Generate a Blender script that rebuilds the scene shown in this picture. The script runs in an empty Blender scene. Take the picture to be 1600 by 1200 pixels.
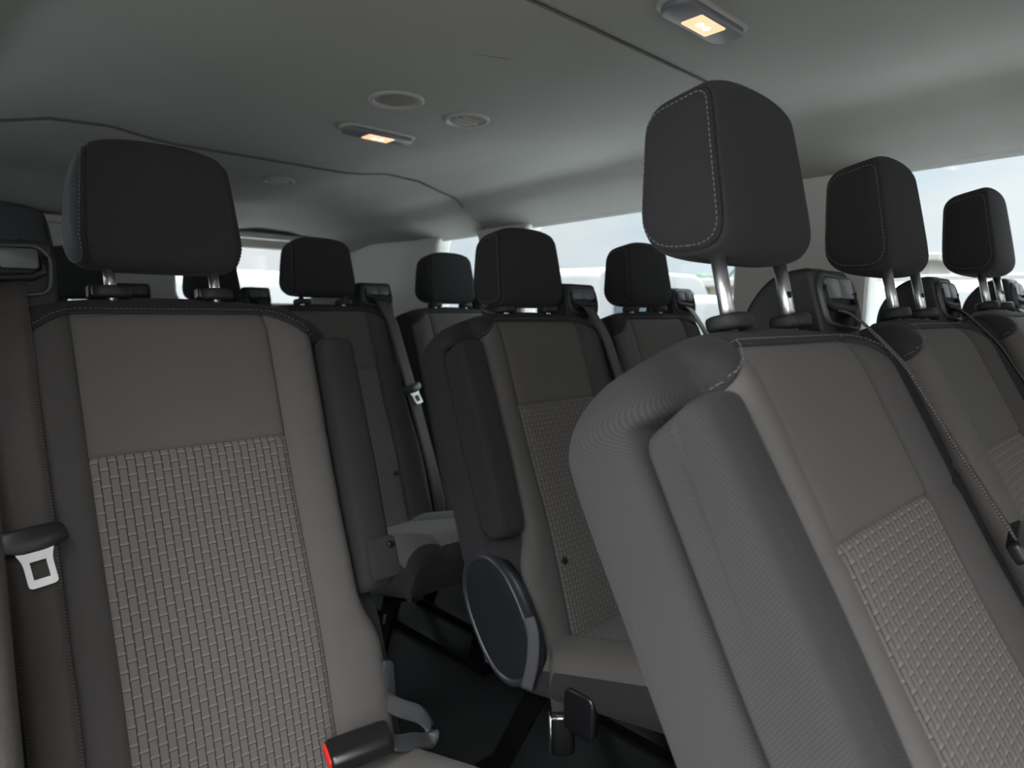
import bpy, math, random
from mathutils import Vector, Matrix, Euler
random.seed(7)
S = bpy.context.scene
COL = S.collection
PI = math.pi
H = 1.0                     # camera height above the van floor (m)

# ------------------------------------------------------------------ materials
def lin(c):
    return tuple((v/255/12.92 if v/255 <= .04045 else ((v/255+.055)/1.055)**2.4) for v in c)

class NT:
    """tiny helper for node graphs"""
    def __init__(s, name):
        s.m = bpy.data.materials.new(name); s.m.use_nodes = True
        s.t = s.m.node_tree; s.n = s.t.nodes; s.l = s.t.links
        s.b = s.n['Principled BSDF']
    def new(s, ty, **kw):
        n = s.n.new(ty)
        for k, v in kw.items(): setattr(n, k, v)
        return n
    def put(s, sock, v):
        if isinstance(v, (int, float)): sock.default_value = v
        elif isinstance(v, (tuple, list)): sock.default_value = tuple(v) + ((1,) if len(v) == 3 and sock.type == 'RGBA' else ())
        else: s.l.new(v, sock)
    def math(s, op, a, b=None, c=None, clamp=False):
        n = s.new('ShaderNodeMath', operation=op, use_clamp=clamp)
        s.put(n.inputs[0], a)
        if b is not None: s.put(n.inputs[1], b)
        if c is not None: s.put(n.inputs[2], c)
        return n.outputs[0]
    def mix(s, f, a, b):
        n = s.new('ShaderNodeMix', data_type='RGBA')
        s.put(n.inputs[0], f); s.put(n.inputs[6], a); s.put(n.inputs[7], b)
        return n.outputs[2]
    def noise(s, vec, scale, detail=2, rough=.5):
        n = s.new('ShaderNodeTexNoise'); n.inputs['Scale'].default_value = scale
        n.inputs['Detail'].default_value = detail; n.inputs['Roughness'].default_value = rough
        if vec is not None: s.l.new(vec, n.inputs['Vector'])
        return n.outputs['Fac']
    def coord(s, which='Object'):
        return s.new('ShaderNodeTexCoord').outputs[which]
    def uv(s):
        sp = s.new('ShaderNodeSeparateXYZ'); s.l.new(s.coord('UV'), sp.inputs[0])
        return sp.outputs[0], sp.outputs[1]
    def bump(s, h, dist, strength=1.0):
        n = s.new('ShaderNodeBump'); n.inputs['Distance'].default_value = dist
        n.inputs['Strength'].default_value = strength
        s.l.new(h, n.inputs['Height']); s.l.new(n.outputs[0], s.b.inputs['Normal'])
    def base(s, c): s.put(s.b.inputs['Base Color'], c)
    def rough(s, r): s.put(s.b.inputs['Roughness'], r)

def plain(name, c, rough=.5, metal=0., noise=0., scale=60, bump=0., spec=None):
    m = NT(name); m.rough(rough); m.b.inputs['Metallic'].default_value = metal
    if spec is not None: m.b.inputs['Specular IOR Level'].default_value = spec
    if noise:
        f = m.noise(m.coord(), scale, 3)
        m.base(m.mix(f, tuple(v*(1-noise) for v in c), tuple(min(1, v*(1+noise)) for v in c)))
    else: m.base(c)
    if bump: m.bump(m.noise(m.coord(), scale*6, 2), bump)
    return m.m

def cloth(name, c, period=.0016, angle=50, contrast=.35, spec=.2, sheen=.03, wave_bump=.0003):
    """woven upholstery: fine twill ribs + fuzz"""
    m = NT(name); u, v = m.uv()
    ca, sa = math.cos(math.radians(angle)), math.sin(math.radians(angle))
    w = m.math('ADD', m.math('MULTIPLY', u, ca*2*PI/period), m.math('MULTIPLY', v, sa*2*PI/period))
    rib = m.math('MULTIPLY_ADD', m.math('SINE', w), .5, .5)
    w2 = m.math('ADD', m.math('MULTIPLY', u, -sa*2*PI/period*.5), m.math('MULTIPLY', v, ca*2*PI/period*.5))
    rib2 = m.math('MULTIPLY_ADD', m.math('SINE', w2), .5, .5)
    r = m.math('MULTIPLY_ADD', rib2, .1, m.math('MULTIPLY', rib, .9))
    fz = m.noise(m.coord('UV'), 900, 2)
    big = m.noise(m.coord('UV'), 9, 3)
    f = m.math('ADD', m.math('MULTIPLY', r, .75), m.math('MULTIPLY', fz, .35))
    f = m.math('ADD', f, m.math('MULTIPLY_ADD', big, .3, -.15))
    m.base(m.mix(m.math('MINIMUM', m.math('MAXIMUM', f, 0.), 1.), tuple(x*(1-contrast) for x in c), tuple(x*(1+contrast) for x in c)))
    m.rough(.92); m.b.inputs['Specular IOR Level'].default_value = spec
    m.b.inputs['Sheen Weight'].default_value = sheen; m.b.inputs['Sheen Roughness'].default_value = .5
    m.bump(r, wave_bump, .6)
    return m.m

def weave(name, cbody, cdash, cline):
    """basket weave: staggered upright blocks, pale stitched dash on each, dark outlines (UV in metres)"""
    m = NT(name); u, v = m.uv()
    cw, pp = .0101, .0203
    a = m.math('ADD', m.math('DIVIDE', u, cw), 100.5)
    ci = m.math('FLOOR', a); fu = m.math('FRACT', a)
    odd = m.math('MODULO', ci, 2)
    b = m.math('ADD', m.math('ADD', m.math('DIVIDE', v, pp), m.math('MULTIPLY', odd, .5)), 100.12)
    fv = m.math('FRACT', b)
    dash = m.math('MULTIPLY', m.math('GREATER_THAN', fv, .86), m.math('GREATER_THAN', m.math('MULTIPLY', fu, m.math('SUBTRACT', 1., fu)), .03))
    thread = m.math('MULTIPLY_ADD', m.math('SINE', m.math('ADD', m.math('MULTIPLY', u, 2*PI/.0013), m.math('MULTIPLY', v, 900.))), .5, .5)
    edge = m.math('MINIMUM', fu, m.math('SUBTRACT', 1., fu))
    lv = m.math('LESS_THAN', edge, .08)
    lh = m.math('MULTIPLY', m.math('GREATER_THAN', fv, .815), m.math('LESS_THAN', fv, .86))
    line = m.math('MAXIMUM', lv, lh)
    line = m.math('MULTIPLY', line, m.math('SUBTRACT', 1., dash))
    fz = m.noise(m.coord('UV'), 700, 2)
    body = m.mix(fz, tuple(x*.75 for x in cbody), tuple(x*1.25 for x in cbody))
    dcol = m.mix(thread, tuple(x*.55 for x in cdash), tuple(x*1.2 for x in cdash))
    c = m.mix(dash, body, dcol)
    c = m.mix(m.math('MULTIPLY', line, .85), c, cline)
    m.base(c); m.rough(.9); m.b.inputs['Specular IOR Level'].default_value = .2
    m.b.inputs['Sheen Weight'].default_value = .05
    h = m.math('SUBTRACT', 1., line)
    h = m.math('MULTIPLY_ADD', dash, -.05, h)
    m.bump(h, .0005, .7)
    return m.m

def webbing_mat(name, c):
    m = NT(name); u, v = m.uv()
    r = m.math('MULTIPLY_ADD', m.math('SINE', m.math('ADD', m.math('MULTIPLY', v, 2*PI/.0024), m.math('MULTIPLY', u, 60.))), .5, .5)
    fz = m.noise(m.coord('UV'), 800, 2)
    e = m.math('GREATER_THAN', m.math('ABSOLUTE', u), .0212)
    d = m.math('MULTIPLY_ADD', m.math('SINE', m.math('MULTIPLY', v, 2*PI/.0036)), .5, .5)
    c0 = m.mix(m.math('MULTIPLY_ADD', r, .5, m.math('MULTIPLY', fz, .5)), tuple(x*.6 for x in c), tuple(x*1.4 for x in c))
    c1 = m.mix(d, tuple(x*.35 for x in c), tuple(x*2.1 for x in c))
    m.base(m.mix(e, c0, c1)); m.rough(.6); m.b.inputs['Specular IOR Level'].default_value = .35
    m.bump(r, .0003, .6)
    return m.m

MT = {}
MT['dark'] = cloth('fabric_charcoal_twill', (.0280, .0266, .0275), .0027, 62, .25)
MT['head'] = cloth('fabric_headrest', (.0250, .0245, .0260), .0018, 70, .45)
MT['headside'] = cloth('fabric_headrest_side', (.0200, .0197, .0215), .0020, 20, .5)
MT['grey'] = cloth('fabric_grey', (.098, .090, .087), .0015, 86, .2, wave_bump=.0002)
MT['bolst'] = cloth('fabric_grey_bolster', (.100, .092, .089), .0015, 20, .22, wave_bump=.0002)
MT['bolstd'] = cloth('fabric_bolster_part_shaded', (.064, .0595, .0585), .0015, 20, .22, wave_bump=.0002)  # darker cloth plus the turned-away side's shade, mixed into one colour
MT['weave'] = weave('fabric_basket_weave', (.130, .117, .111), (.195, .181, .173), (.022, .020, .020))
MT['web'] = webbing_mat('webbing_charcoal', (.050, .044, .042))
MT['webgrey'] = webbing_mat('webbing_grey', (.075, .075, .082))
MT['plastic'] = plain('plastic_black_grained', (.0125, .0125, .014), .55, bump=.0004, scale=260)
MT['gloss'] = plain('plastic_black_smooth', (.010, .010, .011), .3)
MT['bezel'] = plain('plastic_grey_bezel', (.040, .042, .047), .45)
MT['pad'] = plain('plastic_pad_sky_sheen', (.075, .079, .086), .35)  # lighter than the bezel: window-sky reflection put into the pad colour
MT['slot'] = plain('slot_black', (.003, .003, .003), .6)
MT['cover'] = plain('recliner_cover_black', (.016, .017, .021), .42)
MT['rim'] = plain('recliner_cover_rim', (.03, .031, .036), .35)
MT['chrome'] = plain('chrome', (.74, .74, .74), .33, 1.)
MT['steel'] = plain('steel_dark', (.015, .015, .016), .4, .8)
MT['red'] = plain('plastic_red', (.75, .025, .02), .35)
MT['thread'] = plain('thread_light', (.15, .145, .14), .8)
MT['floor'] = plain('floor_rubber', (.007, .0072, .008), .7, noise=.2, scale=30, bump=.0008)
MT['trim'] = plain('trim_grey_plastic', (.44, .436, .41), .55, noise=.05, scale=8)
MT['jamb'] = plain('trim_door_jamb', (.07, .065, .062), .55, noise=.12, scale=70, bump=.0006)
MT['ventg'] = plain('vent_grey', (.27, .268, .25), .55)
MT['ventd'] = plain('vent_mesh_dark', (.16, .155, .14), .7)
MT['lampg'] = plain('lamp_housing', (.105, .11, .125), .45)
MT['gasket'] = plain('gasket_black', (.01, .01, .011), .5)

def headliner():
    m = NT('headliner_fabric')
    co = m.coord()
    n = m.noise(co, 3.0, 3); f = m.noise(co, 420, 2)
    c = m.mix(n, (.245, .244, .231), (.272, .271, .257))
    # a short scuff on the headliner fabric: distance to a segment in the ceiling plane
    sp = m.new('ShaderNodeSeparateXYZ'); m.l.new(co, sp.inputs[0])
    ax, ay, bx, by = .953, 1.082, 1.026, 1.051
    L2 = (bx-ax)**2+(by-ay)**2
    px = m.math('SUBTRACT', sp.outputs[0], ax); py = m.math('SUBTRACT', sp.outputs[1], ay)
    t = m.math('DIVIDE', m.math('ADD', m.math('MULTIPLY', px, bx-ax), m.math('MULTIPLY', py, by-ay)), L2, clamp=True)
    dx = m.math('SUBTRACT', px, m.math('MULTIPLY', t, bx-ax)); dy = m.math('SUBTRACT', py, m.math('MULTIPLY', t, by-ay))
    dist = m.math('SQRT', m.math('ADD', m.math('MULTIPLY', dx, dx), m.math('MULTIPLY', dy, dy)))
    wv = m.math('MULTIPLY_ADD', m.noise(co, 90, 2), .006, -.0015)
    mask = m.math('LESS_THAN', dist, wv)
    c = m.mix(m.math('MULTIPLY', mask, .75), c, (.06, .058, .055))
    m.base(c); m.rough(.95); m.b.inputs['Specular IOR Level'].default_value = .15
    m.bump(f, .0004, .5)
    return m.m
MT['liner'] = headliner()

def emis(name, c, s):
    m = NT(name); m.base((.8, .7, .55)); m.put(m.b.inputs['Emission Color'], c); m.b.inputs['Emission Strength'].default_value = s
    return m.m
MT['lens'] = emis('lamp_lens_warm', (1., .60, .30), .26)
MT['bulb'] = emis('lamp_bulb_warm', (1., .80, .55), 1.6)

def glass(name, tint, gl=.04):
    m = NT(name); n, l = m.n, m.l
    n.remove(m.b)
    tr = m.new('ShaderNodeBsdfTransparent'); tr.inputs[0].default_value = (*tint, 1)
    g = m.new('ShaderNodeBsdfGlossy'); g.inputs['Roughness'].default_value = .02; g.inputs[0].default_value = (1, 1, 1, 1)
    mx = m.new('ShaderNodeMixShader'); mx.inputs[0].default_value = gl
    l.new(tr.outputs[0], mx.inputs[1]); l.new(g.outputs[0], mx.inputs[2])
    l.new(mx.outputs[0], n['Material Output'].inputs[0])
    return m.m
MT['glass'] = glass('window_glass_privacy', (.79, .82, .84))
MT['clear'] = glass('windshield_glass', (.45, .45, .445))

# ------------------------------------------------------------------ mesh helpers
class M:
    def __init__(s): s.v = []; s.f = []; s.mi = []; s.uv = []
    def face(s, idx, mi=0, uv=None):
        s.f.append(tuple(idx)); s.mi.append(mi); s.uv.append(uv)
    def grid(s, P, closed_u=False, mi=0, UV=None, cap0=False, cap1=False, flip=False):
        """P[i][j] rows of points"""
        b = len(s.v); R, C = len(P), len(P[0])
        for r in P: s.v.extend(tuple(p) for p in r)
        for i in range(R-1):
            for j in range(C if closed_u else C-1):
                k = (j+1) % C
                q = [b+i*C+j, b+i*C+k, b+(i+1)*C+k, b+(i+1)*C+j]
                u = None
                if UV: u = [UV[i][j], UV[i][k], UV[i+1][k], UV[i+1][j]]
                if flip: q.reverse(); u = u[::-1] if u else None
                s.face(q, mi, u)
        if cap0:
            q = [b+j for j in range(C)]
            u = list(UV[0]) if UV else None
            if not flip: q.reverse(); u = u[::-1] if u else None
            s.face(q, mi, u)
        if cap1:
            q = [b+(R-1)*C+j for j in range(C)]
            u = list(UV[-1]) if UV else None
            if flip: q.reverse(); u = u[::-1] if u else None
            s.face(q, mi, u)
        return s
    def box(s, a, c, mi=0):
        x0, y0, z0 = a; x1, y1, z1 = c; b = len(s.v)
        s.v += [(x0,y0,z0),(x1,y0,z0),(x1,y1,z0),(x0,y1,z0),(x0,y0,z1),(x1,y0,z1),(x1,y1,z1),(x0,y1,z1)]
        for q in ((3,2,1,0),(4,5,6,7),(0,1,5,4),(1,2,6,5),(2,3,7,6),(3,0,4,7)): s.face([b+k for k in q], mi)
        return s
    def tube(s, path, r, n=12, mi=0, cap=True):
        pts = [Vector(p) for p in path]; P = []
        up = Vector((0, 0, 1))
        for i, p in enumerate(pts):
            t = (pts[min(i+1, len(pts)-1)] - pts[max(i-1, 0)]).normalized()
            a = t.cross(up if abs(t.z) < .95 else Vector((0, 1, 0))).normalized(); bb = t.cross(a)
            rr = r[i] if isinstance(r, (list, tuple)) else r
            P.append([p + a*math.cos(2*PI*k/n)*rr - bb*math.sin(2*PI*k/n)*rr for k in range(n)])
        return s.grid(P, True, mi, cap0=cap, cap1=cap, flip=True)
    def puck(s, poly_rings, mi=0, **k):
        return s.grid(poly_rings, True, mi, cap0=True, cap1=True, **k)
    def xf(s, mat):
        s.v = [tuple(mat @ Vector(p)) for p in s.v]; return s
    def mirror(s):
        s.v = [(-x, y, z) for x, y, z in s.v]; s.f = [f[::-1] for f in s.f]; s.uv = [u[::-1] if u else None for u in s.uv]
        return s

def build(name, m, mats, parent=None, smooth=True, sub=0, bevel=0, mx=False, auto=None):
    if mx: m.mirror()
    me = bpy.data.meshes.new(name)
    me.from_pydata(m.v, [], m.f)
    if isinstance(mats, str): mats = [mats]
    for k in mats: me.materials.append(MT[k] if isinstance(k, str) else k)
    me.polygons.foreach_set('material_index', m.mi)
    me.polygons.foreach_set('use_smooth', [smooth]*len(m.f))
    if any(m.uv):
        ul = me.uv_layers.new(name='UVMap'); i = 0; dat = []
        for f, u in zip(m.f, m.uv):
            for k in range(len(f)):
                dat += list(u[k]) if u else [m.v[f[k]][0], m.v[f[k]][2]]
        ul.data.foreach_set('uv', dat)
    me.update()
    o = bpy.data.objects.new(name, me); COL.objects.link(o)
    if bevel:
        b = o.modifiers.new('bev', 'BEVEL'); b.width = bevel; b.segments = 3; b.limit_method = 'ANGLE'; b.angle_limit = math.radians(40)
        me.polygons.foreach_set('use_smooth', [True]*len(m.f))
        wn = o.modifiers.new('wn', 'WEIGHTED_NORMAL'); wn.keep_sharp = True
    if sub:
        sm = o.modifiers.new('sub', 'SUBSURF'); sm.levels = sub; sm.render_levels = sub
    if parent is not None: o.parent = parent
    return o

def tag(o, label=None, cat=None, group=None, kind=None):
    if label: o['label'] = label
    if cat: o['category'] = cat
    if group: o['group'] = group
    if kind: o['kind'] = kind
    return o

def thing(name, label, cat, loc, group=None, rz=0):
    o = bpy.data.objects.new(name, None); COL.objects.link(o); o.location = loc; o.rotation_euler = (0, 0, rz)
    o.empty_display_size = .1
    return tag(o, label, cat, group)

def lerp(a, b, t): return a+(b-a)*t
def ss(a, b, x):
    t = max(0, min(1, (x-a)/(b-a))); return t*t*(3-2*t)
def interp(x, pts):
    if x <= pts[0][0]: return pts[0][1]
    for (a, va), (b, vb) in zip(pts, pts[1:]):
        if x <= b: return va+(vb-va)*(x-a)/(b-a)
    return pts[-1][1]
def rrect(w, h, r, n=5):
    """rounded rectangle outline (counter-clockwise) half sizes w,h"""
    P = []
    for cx, cy, a0 in ((w-r, h-r, 0), (-w+r, h-r, 90), (-w+r, -h+r, 180), (w-r, -h+r, 270)):
        for k in range(n+1):
            a = math.radians(a0+90*k/n); P.append((cx+r*math.cos(a), cy+r*math.sin(a)))
    return P
def roundpoly(pts, rad, n=6):
    """round the corners of a 2D polygon"""
    out = []; N = len(pts)
    for i in range(N):
        p = Vector(pts[i]); a = Vector(pts[i-1]); b = Vector(pts[(i+1) % N])
        r = rad[i] if isinstance(rad, (list, tuple)) else rad
        da = (a-p); db = (b-p); la, lb = da.length, db.length
        t = min(r, la*.49, lb*.49); A = p+da/la*t; B = p+db/lb*t
        for k in range(n+1):
            q = k/n; out.append(tuple((1-q)**2*A + 2*q*(1-q)*p + q*q*B))
    return out
def slab(m, outline, z0, z1, bev, mi=0, to=None):
    """prism with softened edges; outline 2D; to maps (a,b,h)->xyz"""
    c = (sum(p[0] for p in outline)/len(outline), sum(p[1] for p in outline)/len(outline))
    def ring(inset, z):
        R = []
        for p in outline:
            d = Vector((p[0]-c[0], p[1]-c[1])); l = d.length
            k = (l-inset)/l if l > 1e-6 else 1
            q = (c[0]+d.x*k, c[1]+d.y*k, z); R.append(to(*q) if to else q)
        return R
    rings = [ring(bev, z0), ring(bev*.3, z0+bev*.3), ring(0, z0+bev), ring(0, z1-bev), ring(bev*.3, z1-bev*.3), ring(bev, z1)]
    m.puck(rings, mi); return m

# ------------------------------------------------------------------ seat
WI = .124; WS = .250; WN = .236; F0 = -.032; SW = -.222; SB = -.70
def seam_s(x): return lerp(-.041, -.086, ss(.12, .205, abs(x)))
def top_s(x): return -.006 - .42*x*x

def half_cols(arm):
    """list of (cls, fx(s), fd(s)) from front centre to back centre; cls of the strip that FOLLOWS the column"""
    def f(s): return F0 - .008*math.exp(-((s+.5)/.13)**2)
    def wf(s):
        if arm: return lerp(.190, .214, ss(-.47, -.54, s))
        return lerp(.196, .214, ss(-.15, -.6, s))
    def pk(s): return ss(-.485, -.465, s)*(1-ss(-.092, -.082, s)) if arm else 0
    C = []
    for k in range(5):
        t = k/4; x = (WI-.004)*t
        C.append(('p', (lambda s, x=x: x), (lambda s, t=t: f(s)+.004*(1-t*t))))
    C.append(('b', lambda s: WI, lambda s: f(s)+.006))
    C.append(('b', lambda s: WI+.005, lambda s: f(s)-.002))
    for t, dd in ((.33, -.009), (.66, -.0125), (.86, -.008)):
        C.append(('b', (lambda s, t=t: WI+(wf(s)-WI)*t), (lambda s, dd=dd: f(s)+dd)))
    C.append(('b', lambda s: wf(s)-.001, lambda s: f(s)+.003))
    C.append(('b', lambda s: wf(s)+.001, lambda s: f(s)+.013))
    C.append(('d', lambda s: wf(s)-.002, lambda s: f(s)+.0185))
    C.append(('d', lambda s: wf(s)+.003, lambda s: f(s)+.023))
    if arm:
        C.append(('d', lambda s: lerp(lerp(wf(s), WS, .74), wf(s)+.003, pk(s)), lambda s: lerp(.000, .006, pk(s))))
        C.append(('d', lambda s: lerp(lerp(wf(s), WS, .91), wf(s)+.004, pk(s)), lambda s: .016))
        C.append(('d', lambda s: lerp(lerp(wf(s), WS, .955), wf(s)+.007, pk(s)), lambda s: .0225))
        C.append(('d', lambda s: lerp(lerp(wf(s), WS, .98), WS-.004, pk(s)), lambda s: .0265))
    else:
        C.append(('d', lambda s: lerp(wf(s), WN, .5), lambda s: f(s)+.030))
        C.append(('d', lambda s: WN-.006, lambda s: .010))
        C.append(('d', lambda s: WN-.002, lambda s: .018))
        C.append(('d', lambda s: WN, lambda s: .026))
    W = WS if arm else WN
    for x, d in ((W+.001, .036), (W+.002, .062), (W-.0005, .086), (W-.004, .101), (W-.013, .110), (W-.034, .1135), (W-.062, .114), (W-.095, .1155), (.10, .116), (0, .116)):
        C.append(('d', (lambda s, x=x: x), (lambda s, d=d: d)))
    return C

def backrest_grid(arm):
    R_ = half_cols(False); L_ = half_cols(arm)
    cols = [(c, 1, fx, fd) for c, fx, fd in R_]
    Lr = L_[::-1]
    for i in range(1, len(Lr)-1):
        c = Lr[i+1][0]                 # strip that follows, seen from the other direction
        cols.append((c, -1, Lr[i][1], Lr[i][2]))
    # fix: last column before returning to centre belongs to the panel strip
    rows = []                          # (region, t)
    for k in range(20): rows.append(('w', k/20))
    rows += [('w', .985), ('w', 1.0), ('u', .012)]
    for k in range(1, 9): rows.append(('u', .012+k/9*.96))
    rows += [('u', .985), ('u', 1.0), ('t', .05)]
    for k in range(1, 10): rows.append(('t', .05+.95*math.sin(k/9*PI/2)**.9))
    P = []; UV = []; regions = []
    for reg, t in rows:
        r = []; uvr = []; arc = 0; prev = None
        for c, sg, fx, fd in cols:
            xn = fx(-.02)
            if reg == 'w': s = lerp(SB, SW, t)
            elif reg == 'u': s = lerp(SW, seam_s(xn), t)
            else: s = lerp(seam_s(xn), top_s(xn), t)
            x = fx(s); d = fd(s)
            front = c in 'pb' and d < .02
            if front and ((reg == 'w' and t == 1.0) or (reg == 'u' and t == 1.0)): d += .004
            h = top_s(xn)-s
            Rw = .062
            if h < Rw:
                sh = .055*(1-math.sqrt(max(0, 1-(1-h/Rw)**2)))
                x -= sh*max(0, min(1, (abs(x)-.11)/(WS-.11)))
            Rd = .062
            if h < Rd: d = .026 + (d-.026)*math.sqrt(max(.0004, 1-(1-h/Rd)**2))
            # back corner softer toward the top
            if d > .03 and h < .11: d -= .016*(d-.03)/.086*(1-h/.11)**2
            p = (sg*x, d, s); r.append(p)
            if prev is not None: arc += math.hypot(p[0]-prev[0], p[1]-prev[1])
            prev = p; 
            uvr.append((sg*x if c in 'pb' and d < .0 else arc, s))
        P.append(r); UV.append(uvr); regions.append(reg)
    return cols, P, UV, regions

def make_backrest(root, arm, mx):
    cols, P, UV, regs = backrest_grid(arm)
    C = len(cols)
    parts = {k: M() for k in ('shell', 'bolR', 'bolL', 'upper', 'weave')}
    maps = {k: {} for k in parts}
    def put(k, i, j, q):
        m = parts[k]; mp = maps[k]; ids = []
        for a, b in q:
            if (a, b) not in mp: mp[(a, b)] = len(m.v); m.v.append(P[a][b])
            ids.append(mp[(a, b)])
        uv = [UV[a][b] for a, b in q]
        us = [x[0] for x in uv]
        if max(us)-min(us) > .1: uv = [(P[a][b][0], P[a][b][2]) for a, b in q]
        m.face(ids, 0, uv)
    for i in range(len(P)-1):
        reg = regs[i+1]
        for j in range(C):
            k = (j+1) % C; c = cols[j][0]; sg = cols[j][1]
            if j == C-1: c = 'p'
            q = [(i, j), (i, k), (i+1, k), (i+1, j)]
            if c == 'd' or reg == 't': key = 'shell'
            elif c == 'b': key = 'bolR' if sg > 0 and j < C/2 else 'bolL'
            else: key = 'weave' if reg == 'w' else 'upper'
            put(key, i, j, q)
    m = parts['shell']
    ids = []
    for j in range(C):
        key = (len(P)-1, j)
        ids.append(maps['shell'][key])
    m.face(ids, 0, [(P[-1][j][0], P[-1][j][1]) for j in range(C)])
    sh = build('backrest', m, 'dark', root, sub=1, mx=mx)
    build('bolster', parts['bolR'], 'bolstd', sh, sub=1, mx=mx)['label'] = 'darker grey bolster on the belt side'
    build('bolster', parts['bolL'], 'bolst', sh, sub=1, mx=mx)['label'] = 'grey side bolster'
    build('upper_panel', parts['upper'], 'grey', sh, sub=1, mx=mx)['label'] = 'plain grey upper panel'
    build('weave_panel', parts['weave'], 'weave', sh, sub=1, mx=mx)['label'] = 'grey basket-weave panel'
    # light seam stitching along the top band and down the shoulder seam
    st = M()
    i0 = regs.index('t')
    def stitch_line(pts, off, step=.0058, ln=.0036):
        acc = 0; last = 0
        for a, b in zip(pts, pts[1:]):
            a, b = Vector(a), Vector(b); L = (b-a).length
            if L < 1e-6: continue
            while last < acc+L:
                p = a.lerp(b, (last-acc)/L); t = (b-a).normalized()
                st.tube([p-t*ln/2+Vector(off), p+t*ln/2+Vector(off)], .00045, 5)
                last += step
            acc += L
    fr = [j for j in range(C) if cols[j][0] in 'pb' and P[i0][j][1] < 0]
    line = sorted([P[i0][j] for j in fr], key=lambda p: p[0])
    line = [Vector(p)+Vector((0, -.003, .0045)) for p in line]
    stitch_line(line, (0, .001, 0))
    build('stitching', st, 'thread', sh, mx=mx)
    return sh

def make_headrest(root, mx):
    prof = roundpoly([(-.028, .0), (-.036, .172), (.040, .172), (.064, .020)], [.038, .016, .024, .040], 6)
    # bulge the front and the back a little
    pr = []
    for d, s in prof:
        t = max(0, min(1, s/.176)); b = math.sin(PI*t)
        pr.append((d-.005*b if d < -.01 else d+.003*b, s))
    prof = pr
    cd = sum(p[0] for p in prof)/len(prof); cs = sum(p[1] for p in prof)/len(prof)
    def warp(x, d, s):
        t = s/.176
        k = 1 - .15*ss(.40, 1.06, t)**1.25 - .07*(1-ss(-.05, .35, t))
        return (x*k, d, s)
    def ring(x, sc, fr=0, tp=0, inset=0):
        R = []
        for d, s in prof:
            D = (d-cd)*sc; Z = (s-cs)*sc
            if inset:
                l = math.hypot(D, Z); D *= (l-inset)/l; Z *= (l-inset)/l
            if D < 0: D -= fr*(1-abs(Z)/.09*.6)
            if Z > 0: Z += tp
            R.append(warp(x, cd+D, cs+Z))
        return R
    m = M(); rings = []
    xsn = [-.0975, -.0965, -.0945, -.091, -.085, -.065, -.04, -.015]
    xsn = xsn + [-v for v in xsn[::-1]]
    for i, x in enumerate(xsn):
        a = abs(x)/.1; ins = 0
        if abs(x) > .097: ins = .0035
        elif abs(x) > .096: ins = .0012
        rings.append(ring(x, 1-.03*a**4-.035*max(0, (a-.7)/.3)**2, 0.003*(1-a*a), 0.009*(1-a**2.6), ins))
    acc = 0; UV = []
    for r, x in zip(rings, xsn):
        a = 0; u = []
        for i, p in enumerate(r):
            if i: a += math.dist(p, r[i-1])
            u.append((x, a))
        UV.append(u)
    m.grid(rings, True, 0, UV)
    hr = build('headrest', m, 'head', root, sub=1, mx=mx)
    for sg in (-1, 1):
        q = M(); rr = []
        for dx, ins in ((.0012, .0034), (.0030, .0022), (.0060, .0035), (.0085, .0085), (.0105, .018), (.0118, .030), (.0124, .044)):
            rr.append(ring(sg*(.0963+dx), .935, 0, 0, ins))
        q.grid(rr, True, 0, [[(p[1], p[2]) for p in r] for r in rr], cap1=True, flip=sg > 0)
        build('side_panel', q, 'headside', hr, sub=1, mx=mx)
        st = M(); loop = ring(sg*(.0963+.0082), .935, 0, 0, .0072)
        N = len(loop); acc = 0; last = 0
        for i in range(N):
            a, b = Vector(loop[i]), Vector(loop[(i+1) % N]); L = (b-a).length
            if L < 1e-7: continue
            t = (b-a).normalized()
            while last < acc+L:
                p = a.lerp(b, (last-acc)/L)
                st.tube([p-t*.0016, p+t*.0016], .00045, 5); last += .0052
            acc += L
        build('stitching', st, 'thread', hr, mx=mx)
    # underside pad
    return hr

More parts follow.
